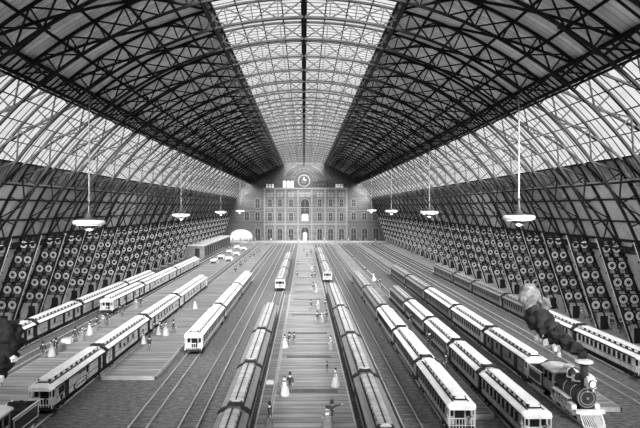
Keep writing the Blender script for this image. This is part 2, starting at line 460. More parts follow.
# clock / rose window
ck = thing('wall_clock', 'round clock with dark dial and spoked ring high on the station front', 'clock', (0, YF+.1, 27))
m = MB(); ring(m, (0, -.2, 0), 2.25, 2.75, .25, 28); m.build('rim', M['stone_l'], ck)
m = MB(); m.lathe([(.001, -.2), (2.3, -.2), (2.3, 0)], 'y', (0, 0, 0), 28); m.build('dial', M['glassd'], ck)
m = MB(); ring(m, (0, -.3, 0), .8, 1.05, .06, 20)
for i in range(12):
    a = PI*i/6; m.bar((1.1*cos(a), -.28, 1.1*sin(a)), (2.2*cos(a), -.28, 2.2*sin(a)), .13, .06)
m.build('hour_mark', M['stone_l'], ck)
m = MB(); m.bar((0, -.4, 0), (0, -.4, 1.7), .14, .06); m.build('hand', M['white'], ck)
m = MB(); m.bar((0, -.4, 0), (1.1, -.4, .5), .18, .06); m.build('hand', M['white'], ck)

# added unseen wall behind the viewer, shades the near floor, open below for tracks
bw = MB(); X = ang(-35, 35, 60)
for a, b in zip(X, X[1:]): bw.prism([(a, 9), (b, 9), (b, max(9.01, wall_top(b))), (a, max(9.01, wall_top(a)))], Y0-.7, Y0-.1)
struct(bw.build('wall_light_block', M['stone_d']))

# ------------------------------------------------------------------ platforms and tracks
TRK_END = 231
def platform(x0, x1, y0, y1, label, h=.3, m='plank'):
    p = MB(); y1 = min(y1, TRK_END - .4); p.box(x0+.12, x1-.12, y0+.12, y1, 0, h, 0)
    o = p.build('platform', M[m]); tag(o, label, 'platform')
    e = MB(); e.box(x0, x0+.12, y0, y1, 0, h+.02); e.box(x1-.12, x1, y0, y1, 0, h+.02); e.box(x0, x1, y0, y0+.12, 0, h+.02)
    e.build('edging', M['kerb'], o)
    return o
platform(-2.35, 3.55, 12, TRK_END, 'long plank platform down the middle between the two nearest trains')
mp = [o for o in C.objects if o.name == 'platform'][0]
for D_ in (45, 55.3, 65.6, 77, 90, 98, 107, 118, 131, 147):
    MB().box(-1.7, 2.7, D_-.45, D_+.45, .3, .33).build('cross_strip', M['cross'], mp)  # dark strips set across the middle platform
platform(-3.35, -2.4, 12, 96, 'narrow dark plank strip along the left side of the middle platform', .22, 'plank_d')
platform(-17.8, -12.9, 48.8, TRK_END, 'wide plank platform with a square near end, right of the car with the oval sign')
platform(-25.9, -20.1, 20, TRK_END, 'plank platform holding baggage carts, left of the car with the oval sign')
platform(11.3, 13.55, 39.7, TRK_END, 'narrow plank platform between the two observation platforms on the right')
platform(21.4, 23.4, 41.2, TRK_END, 'narrow plank platform ending beside the black locomotive')
platform(31.5, 37.9, 20, TRK_END, 'pale plank platform along the medallion piers of the right wall', .3, 'kerb')
hp = MB().box(-37.6, 37.6, TRK_END, YF-.6, 0, .5).build('platform', M['kerb']); tag(hp, 'cross platform running in front of the station front at the track ends', 'platform')
he = MB(); he.box(-37.6, 37.6, TRK_END-.35, TRK_END, 0, .75); he.build('edging', M['stone_l'], hp)

def track(x, y0, y1, label, gauge=1.25):
    t = thing('railway_track', label, 'railway track', (x, 0, 0))
    for s in (-1, 1):
        MB().box(s*gauge/2-.035, s*gauge/2+.035, y0, y1, .04, .16).build('rail', M['rail'], t)
    m = MB(); n = int((y1-y0)/.85)
    for i in range(n): y = y0 + i*.85; m.box(-.95, .95, y, y+.24, 0, .04)
    o = m.build('sleeper', M['sleeper'], t); o['kind'] = 'stuff'
for x, lb in ((-30.7, 'railway track beside the left wall under the long baggage train'),
              (-27.6, 'railway track under the short train left of the cart platform'),
              (-18.9, 'railway track under the train whose front car bears an oval sign'),
              (-11.3, 'railway track under the short pale train, empty in its near part'),
              (-7.9, 'empty railway track between the short pale train and the middle left train'),
              (-4.4, 'railway track along the left side of the middle platform'),
              (4.7, 'railway track along the right side of the middle platform'),
              (10.3, 'railway track under the first train right of the middle pair'),
              (14.6, 'railway track under the second train right of the middle pair'),
              (19.75, 'railway track under the black locomotive'),
              (29.6, 'railway track under the outermost train on the right')):
    track(x, 0, TRK_END-.6 if x > -30 else 166, lb)
for x0, lb in ((7.4, 'empty railway track right of the middle train, far half in light'), (26.2, 'empty railway track left of the outermost train on the right')):
    track(x0, 0, TRK_END-.6, lb)

# ------------------------------------------------------------------ rolling stock
def winmesh():
    m = MB()
    pr = arch_poly(.4, 0, .6, True, 6)
    n = len(pr); y0, y1 = -.03, .02
    m.add([(y0, x, z) for x, z in pr] + [(y1, x, z) for x, z in pr], [tuple(range(n)), tuple(range(n, 2*n))[::-1]] + [(i, i+n, (i+1)%n+n, (i+1)%n) for i in range(n)])
    return m.mesh('car_window', M['glassd'])
WIN = winmesh()
SQW = MB().box(-.03, .02, -.2, .2, 0, .5).mesh('car_window', M['glassd'])
DOR = MB().box(-.03, .03, -.33, .33, 0, 1.25).mesh('side_door', M['black'])
EMB = MB()
EMB.lathe([(.001, -.02), (.2, -.02), (.2, .025), (.14, .03), (.001, .03)], 'x', (0, 0, 0), 12)
EMB = EMB.mesh('round_emblem', M['black'])
WHL = MB(); WHL.lathe([(.001, -.06), (.27, -.06), (.27, .03), (.3, .06), (.001, .06)], 'x', (0, 0, 0), 14); WHL = WHL.mesh('wheel', M['iron_l'])
def truck_mesh():
    m = MB()
    for s in (-1, 1): m.box(s*.72-.05, s*.72+.05, -.75, .75, .38, .5); m.box(s*.74-.07, s*.74+.07, -.5, -.3, .22, .42); m.box(s*.74-.07, s*.74+.07, .3, .5, .22, .42)
    m.box(-.72, .72, -.12, .12, .36, .55)
    for y in (-.45, .45): m.bar((-.7, y, .36), (.7, y, .36), .08)
    return m.mesh('truck', M['black'])
TRK = truck_mesh()
def roof_section(k):
    """half section of the roof, k scales width"""
    return [(-.98*k, 2.03), (-.96*k, 2.12), (-.78*k, 2.22), (-.48*k, 2.29)]
def car(x, yn, yf, label, group, kind='coach', body='body', roofm='roof', near=True, rail=True, hoods=(1, 1), sign=False):
    """yn = near roof end, yf = far roof end"""
    L = yf - yn - .08; h = L/2; W = .86
    t = thing('railway_car' if kind != 'baggage' else 'baggage_car', label, 'railway car', (x, (yn+yf)/2, 0), 0, group)
    pl = min(.75, L*.07)                                    # end platform depth
    b = MB(); hb = h - pl
    b.box(-W, W, -hb, hb, .68, 2.08, 0)
    for s in (-1, 1):                                       # belt rails, letter board and sill
        b.box(s*W-.025, s*W+.025, -hb, hb, 1.16, 1.2, 1); b.box(s*W-.025, s*W+.025, -hb, hb, 1.88, 1.92, 1); b.box(s*W-.03, s*W+.03, -hb, hb, .66, .74, 1)
    for e in (-1, 1): b.box(-.3, .3, e*hb-.03, e*hb+.03, .72, 1.85, 1)
    b.build('body', [M[body], M['black']], t)
    # curved lower roof, duck-bill ends
    r = MB(); sec = roof_section(1); ful = sec + [(-a, c) for a, c in sec[::-1]]
    stations = [(-h, .80, -.16), (-h+.12, .93, -.08), (-h+.35, 1, 0), (h-.35, 1, 0), (h-.12, .93, -.08), (h, .80, -.16)]
    vs = []; n = len(ful)
    for y, k, dz in stations: vs += [(a*k, y, c+dz) for a, c in ful]
    fs = [(j*n+i, j*n+i+1, (j+1)*n+i+1, (j+1)*n+i) for j in range(len(stations)-1) for i in range(n-1)]
    fs += [(j*n, (j+1)*n, (j+2)*n-1, (j+1)*n-1) for j in range(len(stations)-1)]
    fs += [tuple(range(n)), tuple(range((len(stations)-1)*n, len(stations)*n))[::-1]]
    r.add(vs, fs, 0)
    for s in (-1, 1): r.box(s*.99-.03, s*.99+.03, -h+.35, h-.35, 1.99, 2.06, 1)
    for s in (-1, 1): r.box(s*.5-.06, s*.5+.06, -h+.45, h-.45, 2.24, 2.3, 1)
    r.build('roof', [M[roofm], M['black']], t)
    # clerestory with its row of vents
    c = MB(); ce_ = h - .55; st = [(-ce_, .7, -.1), (-ce_+.3, 1, 0), (ce_-.3, 1, 0), (ce_, .7, -.1)]
    c.box(-.4, .4, -ce_+.1, ce_-.1, 2.2, 2.56, 1)
    pr = [(-.43, 2.54), (-.42, 2.59), (-.2, 2.64), (.2, 2.64), (.42, 2.59), (.43, 2.54)]
    vs = []; n = 6
    for y, k, dz in st: vs += [(a*k, y, q+dz) for a, q in pr]
    fs = [(j*n+i, j*n+(i+1)%n, (j+1)*n+(i+1)%n, (j+1)*n+i) for j in range(3) for i in range(n)] + [tuple(range(n)), tuple(range(3*n, 4*n))[::-1]]
    c.add(vs, fs, 0 if roofm == 'roof' else 2)
    nv = max(3, int(L/1.0))
    for i in range(nv):
        y = -ce_ + .6 + (2*ce_-1.2)*i/(nv-1)
        for s in (-1, 1): c.box(s*.42-.05, s*.42+.05, y-.19, y+.19, 2.36, 2.5, 2)
    if roofm != 'roof': c.box(-.05, .05, -ce_+.2, ce_-.2, 2.62, 2.66, 1)
    c.build('clerestory', [M[roofm], M['black'], M['roof'] if roofm == 'roof' else M['body']], t)
    # dark hood over each gangway
    for e, on in zip((-1, 1), hoods):
        if not on: continue
        hd = MB(); y = e*(h-.1)
        pts = [(-1.0, y, 1.95), (-1.0, y, 2.1), (-.8, y, 2.28), (-.5, y, 2.38), (-.4, y, 2.62), (.4, y, 2.62), (.5, y, 2.38), (.8, y, 2.28), (1.0, y, 2.1), (1.0, y, 1.95)]
        hd.sweep(pts, .22, .1, (0, 1, 0)); hd.box(-.84, .84, y-.09, y+.09, .7, 2.1)
        hd.build('gangway_hood', M['black'], t)
    # underframe, trucks
    u = MB(); u.box(-.8, .8, -h+.05, h-.05, .5, .68); u.box(-.3, .3, -h*.35, h*.35, .3, .5)
    for s in (-1, 1): u.bar((s*.6, -h*.6, .5), (s*.6, -h*.2, .28), .05); u.bar((s*.6, -h*.2, .28), (s*.6, h*.2, .28), .05); u.bar((s*.6, h*.2, .28), (s*.6, h*.6, .5), .05)
    u.build('underframe', M['black'], t)
    for e in (-1, 1):
        tr = link('truck', TRK, t, (0, e*(h-1.7), 0))
        for s in (-1, 1):
            for q in (-.45, .45):
                if s * x < 0 or abs(x) < 6: link('wheel', WHL, tr, (s*.64, q, .5))
    # open end platform with railing
    for e, on in zip((-1, 1), hoods):
        if on: continue
        g = MB(); y = e*(h-.1); yb = e*hb
        for q in range(9): xx = -.8 + .2*q; g.bar((xx, y, .68), (xx, y, 1.3), .035)
        g.bar((-.82, y, 1.3), (.82, y, 1.3), .06); g.bar((-.82, y, .85), (.82, y, .85), .04)
        for s in (-1, 1): g.bar((s*.82, y, .6), (s*.82, y, 2.0), .06); g.bar((s*.82, y, 1.3), (s*.82, yb, 1.3), .05); g.bar((s*.82, y-e*.3, .68), (s*.82, y-e*.3, 1.3), .035)
        g.build('railing', M['white'], t)
        st_ = MB()
        for s in (-1, 1):
            for q in range(2): st_.box(s*.8-.14+s*q*.08, s*.8+.14+s*q*.08, min(y, yb), max(y, yb), .5-q*.2, .54-q*.2)
        st_.build('step', M['black'], t)
        MB().box(-.28, .28, yb-.05, yb+.05, .72, 1.82).build('end_door', M['glassd'], t, loc=(0, e*.02, 0))
        for s in (-1, 1): MB().box(s*.57-.14, s*.57+.14, yb-.04, yb+.04, 1.25, 1.78).build('end_window', M['glassd'], t, loc=(0, e*.02, 0))
        bw_ = MB(); ring(bw_, (.4, y+e*.06, 1.42), .11, .15, .02, 12); bw_.bar((.4, y+e*.06, .7), (.4, y+e*.06, 1.42), .03)
        bw_.build('brake_wheel', M['black'], t)
    # sides
    sides = (-1, 1) if abs(x) < 12 else ((-1,) if x > 0 else (1,))
    for s in sides:
        sx = s*(W+.02)
        if kind == 'coach':
            n = max(5, min(14, int(2*hb/.82))); m = 2*hb - .5
            for i in range(n): link('car_window', WIN, t, (sx, -m/2 + m*(i+.5)/n, 1.27))
        elif kind == 'baggage':
            for f in (-.62, .1, .62) if L < 13 else (-.7, -.25, .25, .7): link('side_door', DOR, t, (sx, f*hb, .74))
            for f in (-.35, .36, .85): link('car_window', SQW, t, (sx, f*hb, 1.28))
        elif kind == 'parlour':
            for f in (-.8, .45): link('side_door', DOR, t, (sx, f*hb, .74))
            for f in (-.5, -.12, .14): link('car_window', SQW, t, (sx, f*hb, 1.28))
            for f in (-.3, .7): link('round_emblem', EMB, t, (sx, f*hb, 1.3))
        elif kind == 'sleeper':
            for f in (-.55, -.35, -.15, .05, .25, .45): link('car_window', SQW, t, (sx, f*hb, 1.28))
            link('side_door', DOR, t, (sx, -.8*hb, .74)); link('round_emblem', EMB, t, (sx, .75*hb, 1.35))
        elif kind == 'sign':
            link('side_door', DOR, t, (sx, -.62*hb, .74)); link('side_door', DOR, t, (sx, .84*hb, .74))
            for f in (-.76, -.87): link('car_window', SQW, t, (sx, f*hb, 1.28))
            link('car_window', SQW, t, (sx, .25*hb, 1.36))
            link('round_emblem', EMB, t, (sx, -.82*hb, .98))
    if sign:
        s = 1; sx = W + .03
        o = MB(); prf = [(.85*cos(a) if abs(cos(a)) < 2 else 0, .2*sin(a)) for a in ang(0, 2*PI, 28)[:-1]]
        def sup(a): return (1.35*math.copysign(abs(cos(a))**.7, cos(a)), .31*math.copysign(abs(sin(a))**.7, sin(a)))
        def oval(k, x0, x1, mk):
            n = 28; pr = [sup(2*PI*i/n) for i in range(n)]
            o.add([(x0, a*k, .95+b_*k) for a, b_ in pr] + [(x1, a*k, .95+b_*k) for a, b_ in pr], [tuple(range(n)), tuple(range(n, 2*n))[::-1]] + [(i, i+n, (i+1)%n+n, (i+1)%n) for i in range(n)], mk)
        oval(1.0, sx-.03, sx+.01, 0); oval(.86, sx, sx+.02, 1)
        sg = o.build('oval_sign', [M['black'], M['roof']], t, loc=(0, -.25, 0))
        def text(body, size, y, z, nm, par, mt):
            cu = bpy.data.curves.new(nm, 'FONT'); cu.body = body; cu.size = size; cu.extrude = .008; cu.align_x = 'CENTER'; cu.align_y = 'CENTER'
            tmp = bpy.data.objects.new('t', cu); C.objects.link(tmp)
            dg = bpy.context.evaluated_depsgraph_get(); me = bpy.data.meshes.new_from_object(tmp.evaluated_get(dg)); bpy.data.objects.remove(tmp)
            me.materials.clear(); me.materials.append(mt)
            q = bpy.data.objects.new(nm, me); C.objects.link(q); q.parent = par
            q.rotation_euler = (PI/2, 0, PI/2); q.location = (sx+.025, y, z)
        text('NEW HAVEN', .38, 0, .95, 'sign_lettering', sg, M['black'])
        text('NEW YORK AND', .26, .4, 1.76, 'name_lettering', t, M['black'])
    return t

def train(x, ends, where, group, kinds=None, body='body', roofm='roof', open_near=True, open_far=True, sign0=False, loco=False):
    n = len(ends) - 1
    ordn = ['nearest', 'second nearest', 'third nearest', 'fourth nearest', 'fifth nearest', 'sixth nearest']
    for i in range(n):
        k = kinds[i] if kinds else 'coach'
        b = body[i] if isinstance(body, (list, tuple)) else body
        rm = roofm[i] if isinstance(roofm, (list, tuple)) else roofm
        kd = {'coach': 'with arched windows', 'baggage': 'with dark doors', 'parlour': 'with round emblems', 'sleeper': 'with six square windows', 'sign': 'with oval lettered sign'}[k]
        lab = '%s car, %s, %s' % ('farthest' if i == n-1 else ordn[i], kd, where)
        car(x, ends[i], ends[i+1], lab, group, k, b, rm, hoods=(0 if (i == 0 and open_near) else 1, 0 if (i == n-1 and open_far) else 1), sign=(sign0 and i == 0))

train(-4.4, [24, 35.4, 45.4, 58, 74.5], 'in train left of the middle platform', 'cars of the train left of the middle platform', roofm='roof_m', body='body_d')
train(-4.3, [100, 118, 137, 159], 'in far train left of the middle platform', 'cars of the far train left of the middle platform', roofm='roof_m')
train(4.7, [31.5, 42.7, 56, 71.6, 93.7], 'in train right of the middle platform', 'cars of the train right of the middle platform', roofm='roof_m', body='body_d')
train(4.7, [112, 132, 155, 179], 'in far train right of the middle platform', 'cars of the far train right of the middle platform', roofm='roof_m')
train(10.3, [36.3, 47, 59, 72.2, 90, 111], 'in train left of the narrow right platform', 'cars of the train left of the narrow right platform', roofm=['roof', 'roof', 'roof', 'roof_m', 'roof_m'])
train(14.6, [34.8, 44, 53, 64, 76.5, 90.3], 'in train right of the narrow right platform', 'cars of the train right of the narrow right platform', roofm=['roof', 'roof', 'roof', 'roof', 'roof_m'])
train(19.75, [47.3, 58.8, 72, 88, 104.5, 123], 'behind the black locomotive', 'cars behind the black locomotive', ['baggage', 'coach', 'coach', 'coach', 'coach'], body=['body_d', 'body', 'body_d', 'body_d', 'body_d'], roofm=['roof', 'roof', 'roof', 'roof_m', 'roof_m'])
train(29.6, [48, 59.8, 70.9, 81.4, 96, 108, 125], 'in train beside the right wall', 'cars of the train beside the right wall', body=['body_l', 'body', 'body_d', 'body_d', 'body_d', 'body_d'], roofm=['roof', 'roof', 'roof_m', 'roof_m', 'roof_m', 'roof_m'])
train(-11.2, [56.5, 73, 93, 111], 'in short pale train on the left tracks', 'cars of the short pale train', body=['body_l', 'body', 'body'])
train(-18.9, [40.0, 50.9, 65.4, 81.4, 104.5], 'in train between the two left platforms', 'cars of the train between the left platforms', ['sign', 'parlour', 'sleeper', 'parlour'], body='body_l', sign0=True)
train(-27.6, [78, 94, 118, 143], 'in train left of the baggage cart platform', 'cars of the train left of the cart platform', ['baggage', 'parlour', 'parlour'], body='body_l')
train(-30.7, [49, 62.5, 75.5, 95, 112], 'in train along the left wall', 'cars of the train along the left wall', ['baggage', 'baggage', 'baggage', 'baggage'], body='body')

# ------------------------------------------------------------------ locomotives (nose towards -y at y=0)
def wheel_mesh(r, spokes):
    m = MB()
    n = 22; vs = []; fs = []
    for rr, xx in ((r*.86, -.06), (r, -.06), (r, .06), (r*.86, .06)):
        for i in range(n): a = 2*PI*i/n; vs.append((xx, rr*cos(a), rr*sin(a)))
    for j in range(4):
        for i in range(n): fs.append((j*n+i, j*n+(i+1)%n, ((j+1)%4)*n+(i+1)%n, ((j+1)%4)*n+i))
    m.add(vs, fs, 0)
    for i in range(spokes): a = 2*PI*i/spokes; m.bar((0, 0, 0), (0, r*.9*cos(a), r*.9*sin(a)), .05, .07)
    m.lathe([(.001, -.09), (.12, -.09), (.12, .09), (.001, .09)], 'x', (0, 0, 0), 10)
    return m.mesh('wheel', M['steel'])
DRV, LDW, TNW = wheel_mesh(.62, 12), wheel_mesh(.32, 8), wheel_mesh(.32, 8)
def locomotive(x, y, label, tlabel, tl=2.9):
    L = thing('steam_locomotive', label, 'locomotive', (x, y, 0))
    m = MB(); m.lathe([(.001, 1.5), (.62, 1.5), (.62, 2.2), (.6, 4.2), (.72, 4.6), (.72, 5.0)], 'y', (0, 0, 1.75), 24)
    m.lathe([(.64, 2.15), (.64, 2.2)], 'y', (0, 0, 1.75), 24, 1); m.lathe([(.63, 3.3), (.63, 3.36)], 'y', (0, 0, 1.75), 24, 1)
    m.build('boiler', [M['boiler'], M['steel']], L, True)
    m = MB(); m.lathe([(.001, .98), (.25, .98), (.28, 1.02), (.62, 1.06), (.7, 1.1), (.7, 1.95)], 'y', (0, 0, 1.75), 28); m.box(-.4, .4, 1.2, 1.9, .85, 1.3)
    m.build('smokebox', M['boiler'], L)
    m = MB(); ring(m, (0, 1.03, 1.75), .44, .5, .03, 24); ring(m, (0, 1.06, 1.75), .62, .68, .05, 28)
    m.lathe([(.001, .9), (.09, .92), (.09, 1.0)], 'y', (0, 0, 1.75), 10)
    m.build('smokebox_door', M['iron_l'], L)
    m = MB(); m.lathe([(.32, 2.38), (.26, 2.5), (.24, 2.6), (.24, 3.85), (.3, 3.92), (.56, 4.12)], 'z', (0, 1.5, 0), 20); st = m.build('smokestack', M['boiler'], L)
    m = MB(); m.lathe([(.54, 4.1), (.6, 4.14), (.58, 4.24), (.3, 4.27)], 'z', (0, 1.5, 0), 20); m.build('stack_cap', M['steel'], st)
    # headlamp on its bracket
    hl = MB(); hl.box(-.3, .3, .35, .85, 2.65, 3.2, 0); hl.lathe([(.3, 3.2), (.26, 3.35), (.1, 3.45), (.1, 3.52), (.001, 3.53)], 'z', (0, .6, 0), 14, 0)
    hl.bar((-.2, .6, 2.3), (-.2, .6, 2.65), .07); hl.bar((.2, .6, 2.3), (.2, .6, 2.65), .07); hl.bar((-.25, 1.1, 2.35), (-.25, .4, 2.65), .07); hl.bar((.25, 1.1, 2.35), (.25, .4, 2.65), .07)
    hl = hl.build('headlamp', M['steel'], L)
    m = MB(); m.lathe([(.001, .26), (.2, .27), (.24, .3), (.24, .36)], 'y', (0, 0, 2.93), 18); m.build('lens', M['lamp_glass'], hl)
    m = MB(); ring(m, (0, .3, 2.93), .23, .28, .05, 18); m.build('rim', M['black'], hl)
    for nm, yy, rr, top in (('sand_dome', 2.35, .24, 2.85), ('steam_dome', 3.3, .28, 2.95)):
        m = MB(); m.lathe([(rr+.1, 2.55), (rr+.1, 2.62), (rr, 2.64)], 'z', (0, yy, 0), 16, 1); m.lathe([(rr+.08, 2.3), (rr, 2.4), (rr, top), (rr*.7, top+.12), (.08, top+.2), (.08, top+.28), (.001, top+.3)], 'z', (0, yy, 0), 16); m.build(nm, [M['boiler'], M['steel']], L, True)
    m = MB(); m.bar((-.2, 2.85, 2.35), (-.2, 2.85, 2.8), .05); m.bar((.2, 2.85, 2.35), (.2, 2.85, 2.8), .05); m.bar((-.22, 2.85, 2.8), (.22, 2.85, 2.8), .05)
    m.lathe([(.16, 2.5), (.11, 2.6), (.1, 2.72), (.02, 2.78)], 'z', (0, 2.85, 0), 12); m.build('bell', M['steel'], L)
    m = MB(); m.lathe([(.07, 2.4), (.07, 3.1), (.36, 3.18), (.42, 3.24), (.2, 3.34), (.001, 3.36)], 'z', (0, 3.85, 0), 16); m.build('safety_valve', M['steel'], L)
    # cab
    c = MB()
    for s in (-1, 1):
        c.box(s*.88-.03, s*.88+.03, 4.5, 6.1, 1.0, 1.75); c.box(s*.88-.03, s*.88+.03, 4.5, 6.1, 2.4, 2.6)
        for yy in (4.53, 5.3, 6.07): c.box(s*.88-.03, s*.88+.03, yy-.05, yy+.05, 1.7, 2.45)
    c.box(-.9, .9, 4.45, 4.5, 1.75, 1.9); c.box(-.9, .9, 4.45, 4.5, 2.42, 2.62); c.box(-.08, .08, 4.45, 4.5, 1.8, 2.5)
    for s in (-1, 1): c.box(s*.85-.06, s*.85+.06, 4.45, 4.5, 1.0, 2.6)
    cab = c.build('cab', M['body_d'], L)
    m = MB(); m.prism([(-1.02, 2.6), (1.02, 2.6), (.98, 2.7), (.5, 2.84), (0, 2.88), (-.5, 2.84), (-.98, 2.7)], 4.25, 6.35); m.build('cab_roof', M['white'], cab)
    # frame, running boards, cylinders
    m = MB()
    for s in (-1, 1): m.box(s*.5-.06, s*.5+.06, 1.0, 6.2, .62, .86); m.box(s*.78-.2, s*.78+.2, 1.95, 4.5, 1.38, 1.44, 1)
    m.box(-.9, .9, 5.9, 6.2, .7, 1.0); m.box(-.55, .55, 3.5, 4.6, .8, 1.4)
    m.build('frame', [M['black'], M['roof']], L)
    for s in (-1, 1):
        m = MB(); m.lathe([(.001, 1.15), (.24, 1.15), (.24, 2.0), (.001, 2.0)], 'y', (s*.82, 0, .72), 16); m.box(s*.82-.18, s*.82+.18, 1.25, 1.9, .9, 1.22); m.build('cylinder', M['steel'], L)
        m = MB(); m.bar((s*.88, 2.0, .72), (s*.88, 3.2, .68), .07); m.bar((s*.92, 3.0, .68), (s*.92, 4.7, .68), .08, .12); m.build('side_rod', M['steel'], L)
    m = MB(); m.box(-1.0, 1.0, .55, .8, .82, 1.06); m.build('buffer_beam', M['steel'], L)
    # pilot (cowcatcher)
    m = MB()
    for i in range(13):
        f = -1 + i/6; yy = -.42 + .8*abs(f)*.55 if False else -.5 + .55*abs(f)
        m.bar((f*.72, .6, .8), (f*.7, yy, .16), .055)
    for s in (-1, 1): m.bar((0, -.5, .14), (s*.72, .05, .14), .09, .1); m.bar((s*.72, .05, .14), (s*.74, .6, .8), .09)
    m.box(-.76, .76, .5, .62, .74, .84)
    m.add([(-.68, .62, .74), (.68, .62, .74), (.66, .3, .14), (0, -.28, .14), (-.66, .3, .14)], [(0, 1, 2, 3), (0, 3, 4)], 1)
    m.build('cowcatcher', [M['roof'], M['black']], L)
    for s in (-1, 1):
        for yy in (.95, 2.0): link('wheel', LDW, L, (s*.6, yy, .5))
        for yy in (3.2, 4.7): link('driving_wheel', DRV, L, (s*.62, yy, .8))
    # tender
    T = thing('tender', tlabel, 'tender', (x, y + 6.45, 0))
    m = MB(); m.box(-.88, .88, 0, tl, .62, .8); m.box(-.88, -.82, 0, tl, .8, 1.9); m.box(.82, .88, 0, tl, .8, 1.9); m.box(-.88, .88, tl-.06, tl, .8, 1.9); m.box(-.82, .82, 0, tl, .8, 1.5)
    m.build('tank', M['boiler'], T)
    m = MB()
    for s in (-1, 1):
        m.bar((s*.88, 0, 1.92), (s*.88, tl, 1.92), .1, .08)
        for a, b in (((.12, 1.75), (tl-.12, 1.75)), ((.12, .95), (tl-.12, .95)), ((.12, .95), (.12, 1.75)), ((tl-.12, .95), (tl-.12, 1.75))): m.bar((s*.89, a[0], a[1]), (s*.89, b[0], b[1]), .05)
    m.build('tank_lining', M['steel'], T)
    m = MB()
    for i in range(60):
        a, b = random.uniform(-.68, .68), random.uniform(.3, tl-.3); hgt = 1.5 + .9*(1-abs(a)/.95)*(1-abs(b-tl/2)/(tl*.62))
        m.ball((a, b, hgt), random.uniform(.14, .26), i, .4, 1)
    m.ball((0, tl/2, 1.6), .72, 3, .15, 2, (1, tl*.55/.9, .8))
    o = m.build('coal', M['coal'], T); o['kind'] = 'stuff'
    for s in (-1, 1):
        for yy in (.5, 1.05, tl-1.05, tl-.5): link('wheel', TNW, T, (s*.62, yy, .5))
    return L
locomotive(19.75, 38.0, 'black steam locomotive with cowcatcher, headlamp and tall smoking stack', 'tender coupled behind the black locomotive with the tall smoking stack', 2.65)
locomotive(-18.9, 28.2, 'cropped steam locomotive ahead of the coal tender in the lower left corner', 'coal tender heaped with black coal in front of the oval sign car', 3.4)

# smoke
def smoke(name, label, dark, grey, white, loc, gmat='smoke_g'):
    t = thing(name, label, 'smoke', loc)
    for nm, lst, mt in (('dark_smoke', dark, 'smoke'), ('thin_smoke', grey, gmat), ('steam_puff', white, 'steam')):
        if not lst: continue
        m = MB()
        for i, (x, y, z, r) in enumerate(lst):
            m.ball((x, y, z), r, i+len(nm), .35, 3)
            for q in range(12):
                a = random.uniform(0, 6.28); b = random.uniform(-1, 1)
                m.ball((x + r*.75*cos(a), y + r*.75*sin(a), z + r*.6*b), r*random.uniform(.25, .5), i*7+q, .5, 2)
        o = m.build(nm, M[mt], t, True); o['kind'] = 'stuff'
smoke('smoke_plume', 'dark smoke plume with white steam drifting back from the tall locomotive stack',
      [(0, .2, .35, .3), (-.15, .9, .6, .42), (-.3, 1.9, .75, .5), (-.45, 3.1, 1.0, .6), (-.5, 4.4, 1.25, .75), (-.6, 5.8, 1.5, .85), (-.5, 7.2, 1.75, .75)],
      [(-.1, 8.6, 2.1, .75), (.3, 10.2, 2.5, .8), (.9, 11.8, 2.9, .8), (.6, 7.9, 2.6, .5)],
      [(-.75, 2.5, .2, .3), (-1.0, 3.6, .3, .3), (-1.2, 4.7, .45, .28), (-.85, 1.9, -.1, .18), (-1.15, 4.2, .9, .2)], (19.75, 39.5, 4.25))
smoke('smoke_plume', 'black smoke cloud with white steam rising at the left edge over the coal tender',
      [(-.9, .2, -.2, .6), (-.7, .8, .5, .75), (-.8, 1.2, 1.2, .8), (-.6, 1.7, 2.0, .75), (-.9, 2.0, 2.6, .7), (-1.7, .8, .6, .8), (-1.8, 1.6, 2.0, .8)],
      [],
      [(.05, -.5, .1, .22), (-.1, -.7, -.25, .22), (-.4, -.9, -.6, .25), (.25, .7, 1.0, .2), (-.75, -.9, -.8, .2)], (-18.9, 35.3, 4.3))

# ------------------------------------------------------------------ hanging lamps
def lamp_tree():
    t = thing('hanging_lamp', '', 'lamp')
    top = 12.3
    m = MB(); m.lathe([(1.2, -.42), (1.6, -.3), (1.62, 0), (1.5, .12), (.3, .25), (.001, .28)], 'z', (0, 0, 0), 32); m.build('lamp_shade', M['lampw'], t, True)
    m = MB(); m.lathe([(1.3, .1), (1.2, .18), (.42, .28), (.36, .55), (.2, .7), (.12, 1.5), (.001, 1.95)], 'z', (0, 0, .05), 20); m.build('canopy', M['boiler'], t, True)
    m = MB(); m.lathe([(.001, -1.0), (.4, -.9), (.75, -.6), (.8, -.4)], 'z', (0, 0, 0), 20); m.build('lamp_globe', M['boiler'], t, True)
    m = MB(); m.lathe([(.085, 1.9), (.085, 60)], 'z', (0, 0, 0), 8); return t, m
lt, _ = lamp_tree()
LAMPS = [(22.6, 58.9, 14.1, 'right'), (22.6, 101, 14.3, 'right'), (22.6, 145, 14.3, 'right'), (22.8, 189, 14.3, 'right'),
         (-22.6, 58.9, 13.6, 'left'), (-22.6, 103, 13.8, 'left'), (-22.3, 150, 14, 'left'), (-22.4, 196, 14.1, 'left')]
on = ['nearest', 'second', 'third', 'farthest']
for i, (x, y, z, sd) in enumerate(LAMPS):
    o = lt if i == 0 else copy_tree(lt)
    o.location = (x, y, z)
    k = i % 4
    tag(o, '%s white disc lamp hanging on a long rod from the %s walkway girder' % (on[k], sd), 'lamp', 'hanging disc lamps')
    zt = ZC + math.sqrt((R-.5)**2 - x*x)
    m = MB(); m.lathe([(.085, 1.9), (.085, zt - z)], 'z', (0, 0, 0), 8); m.build('rod', M['iron_l'], o)

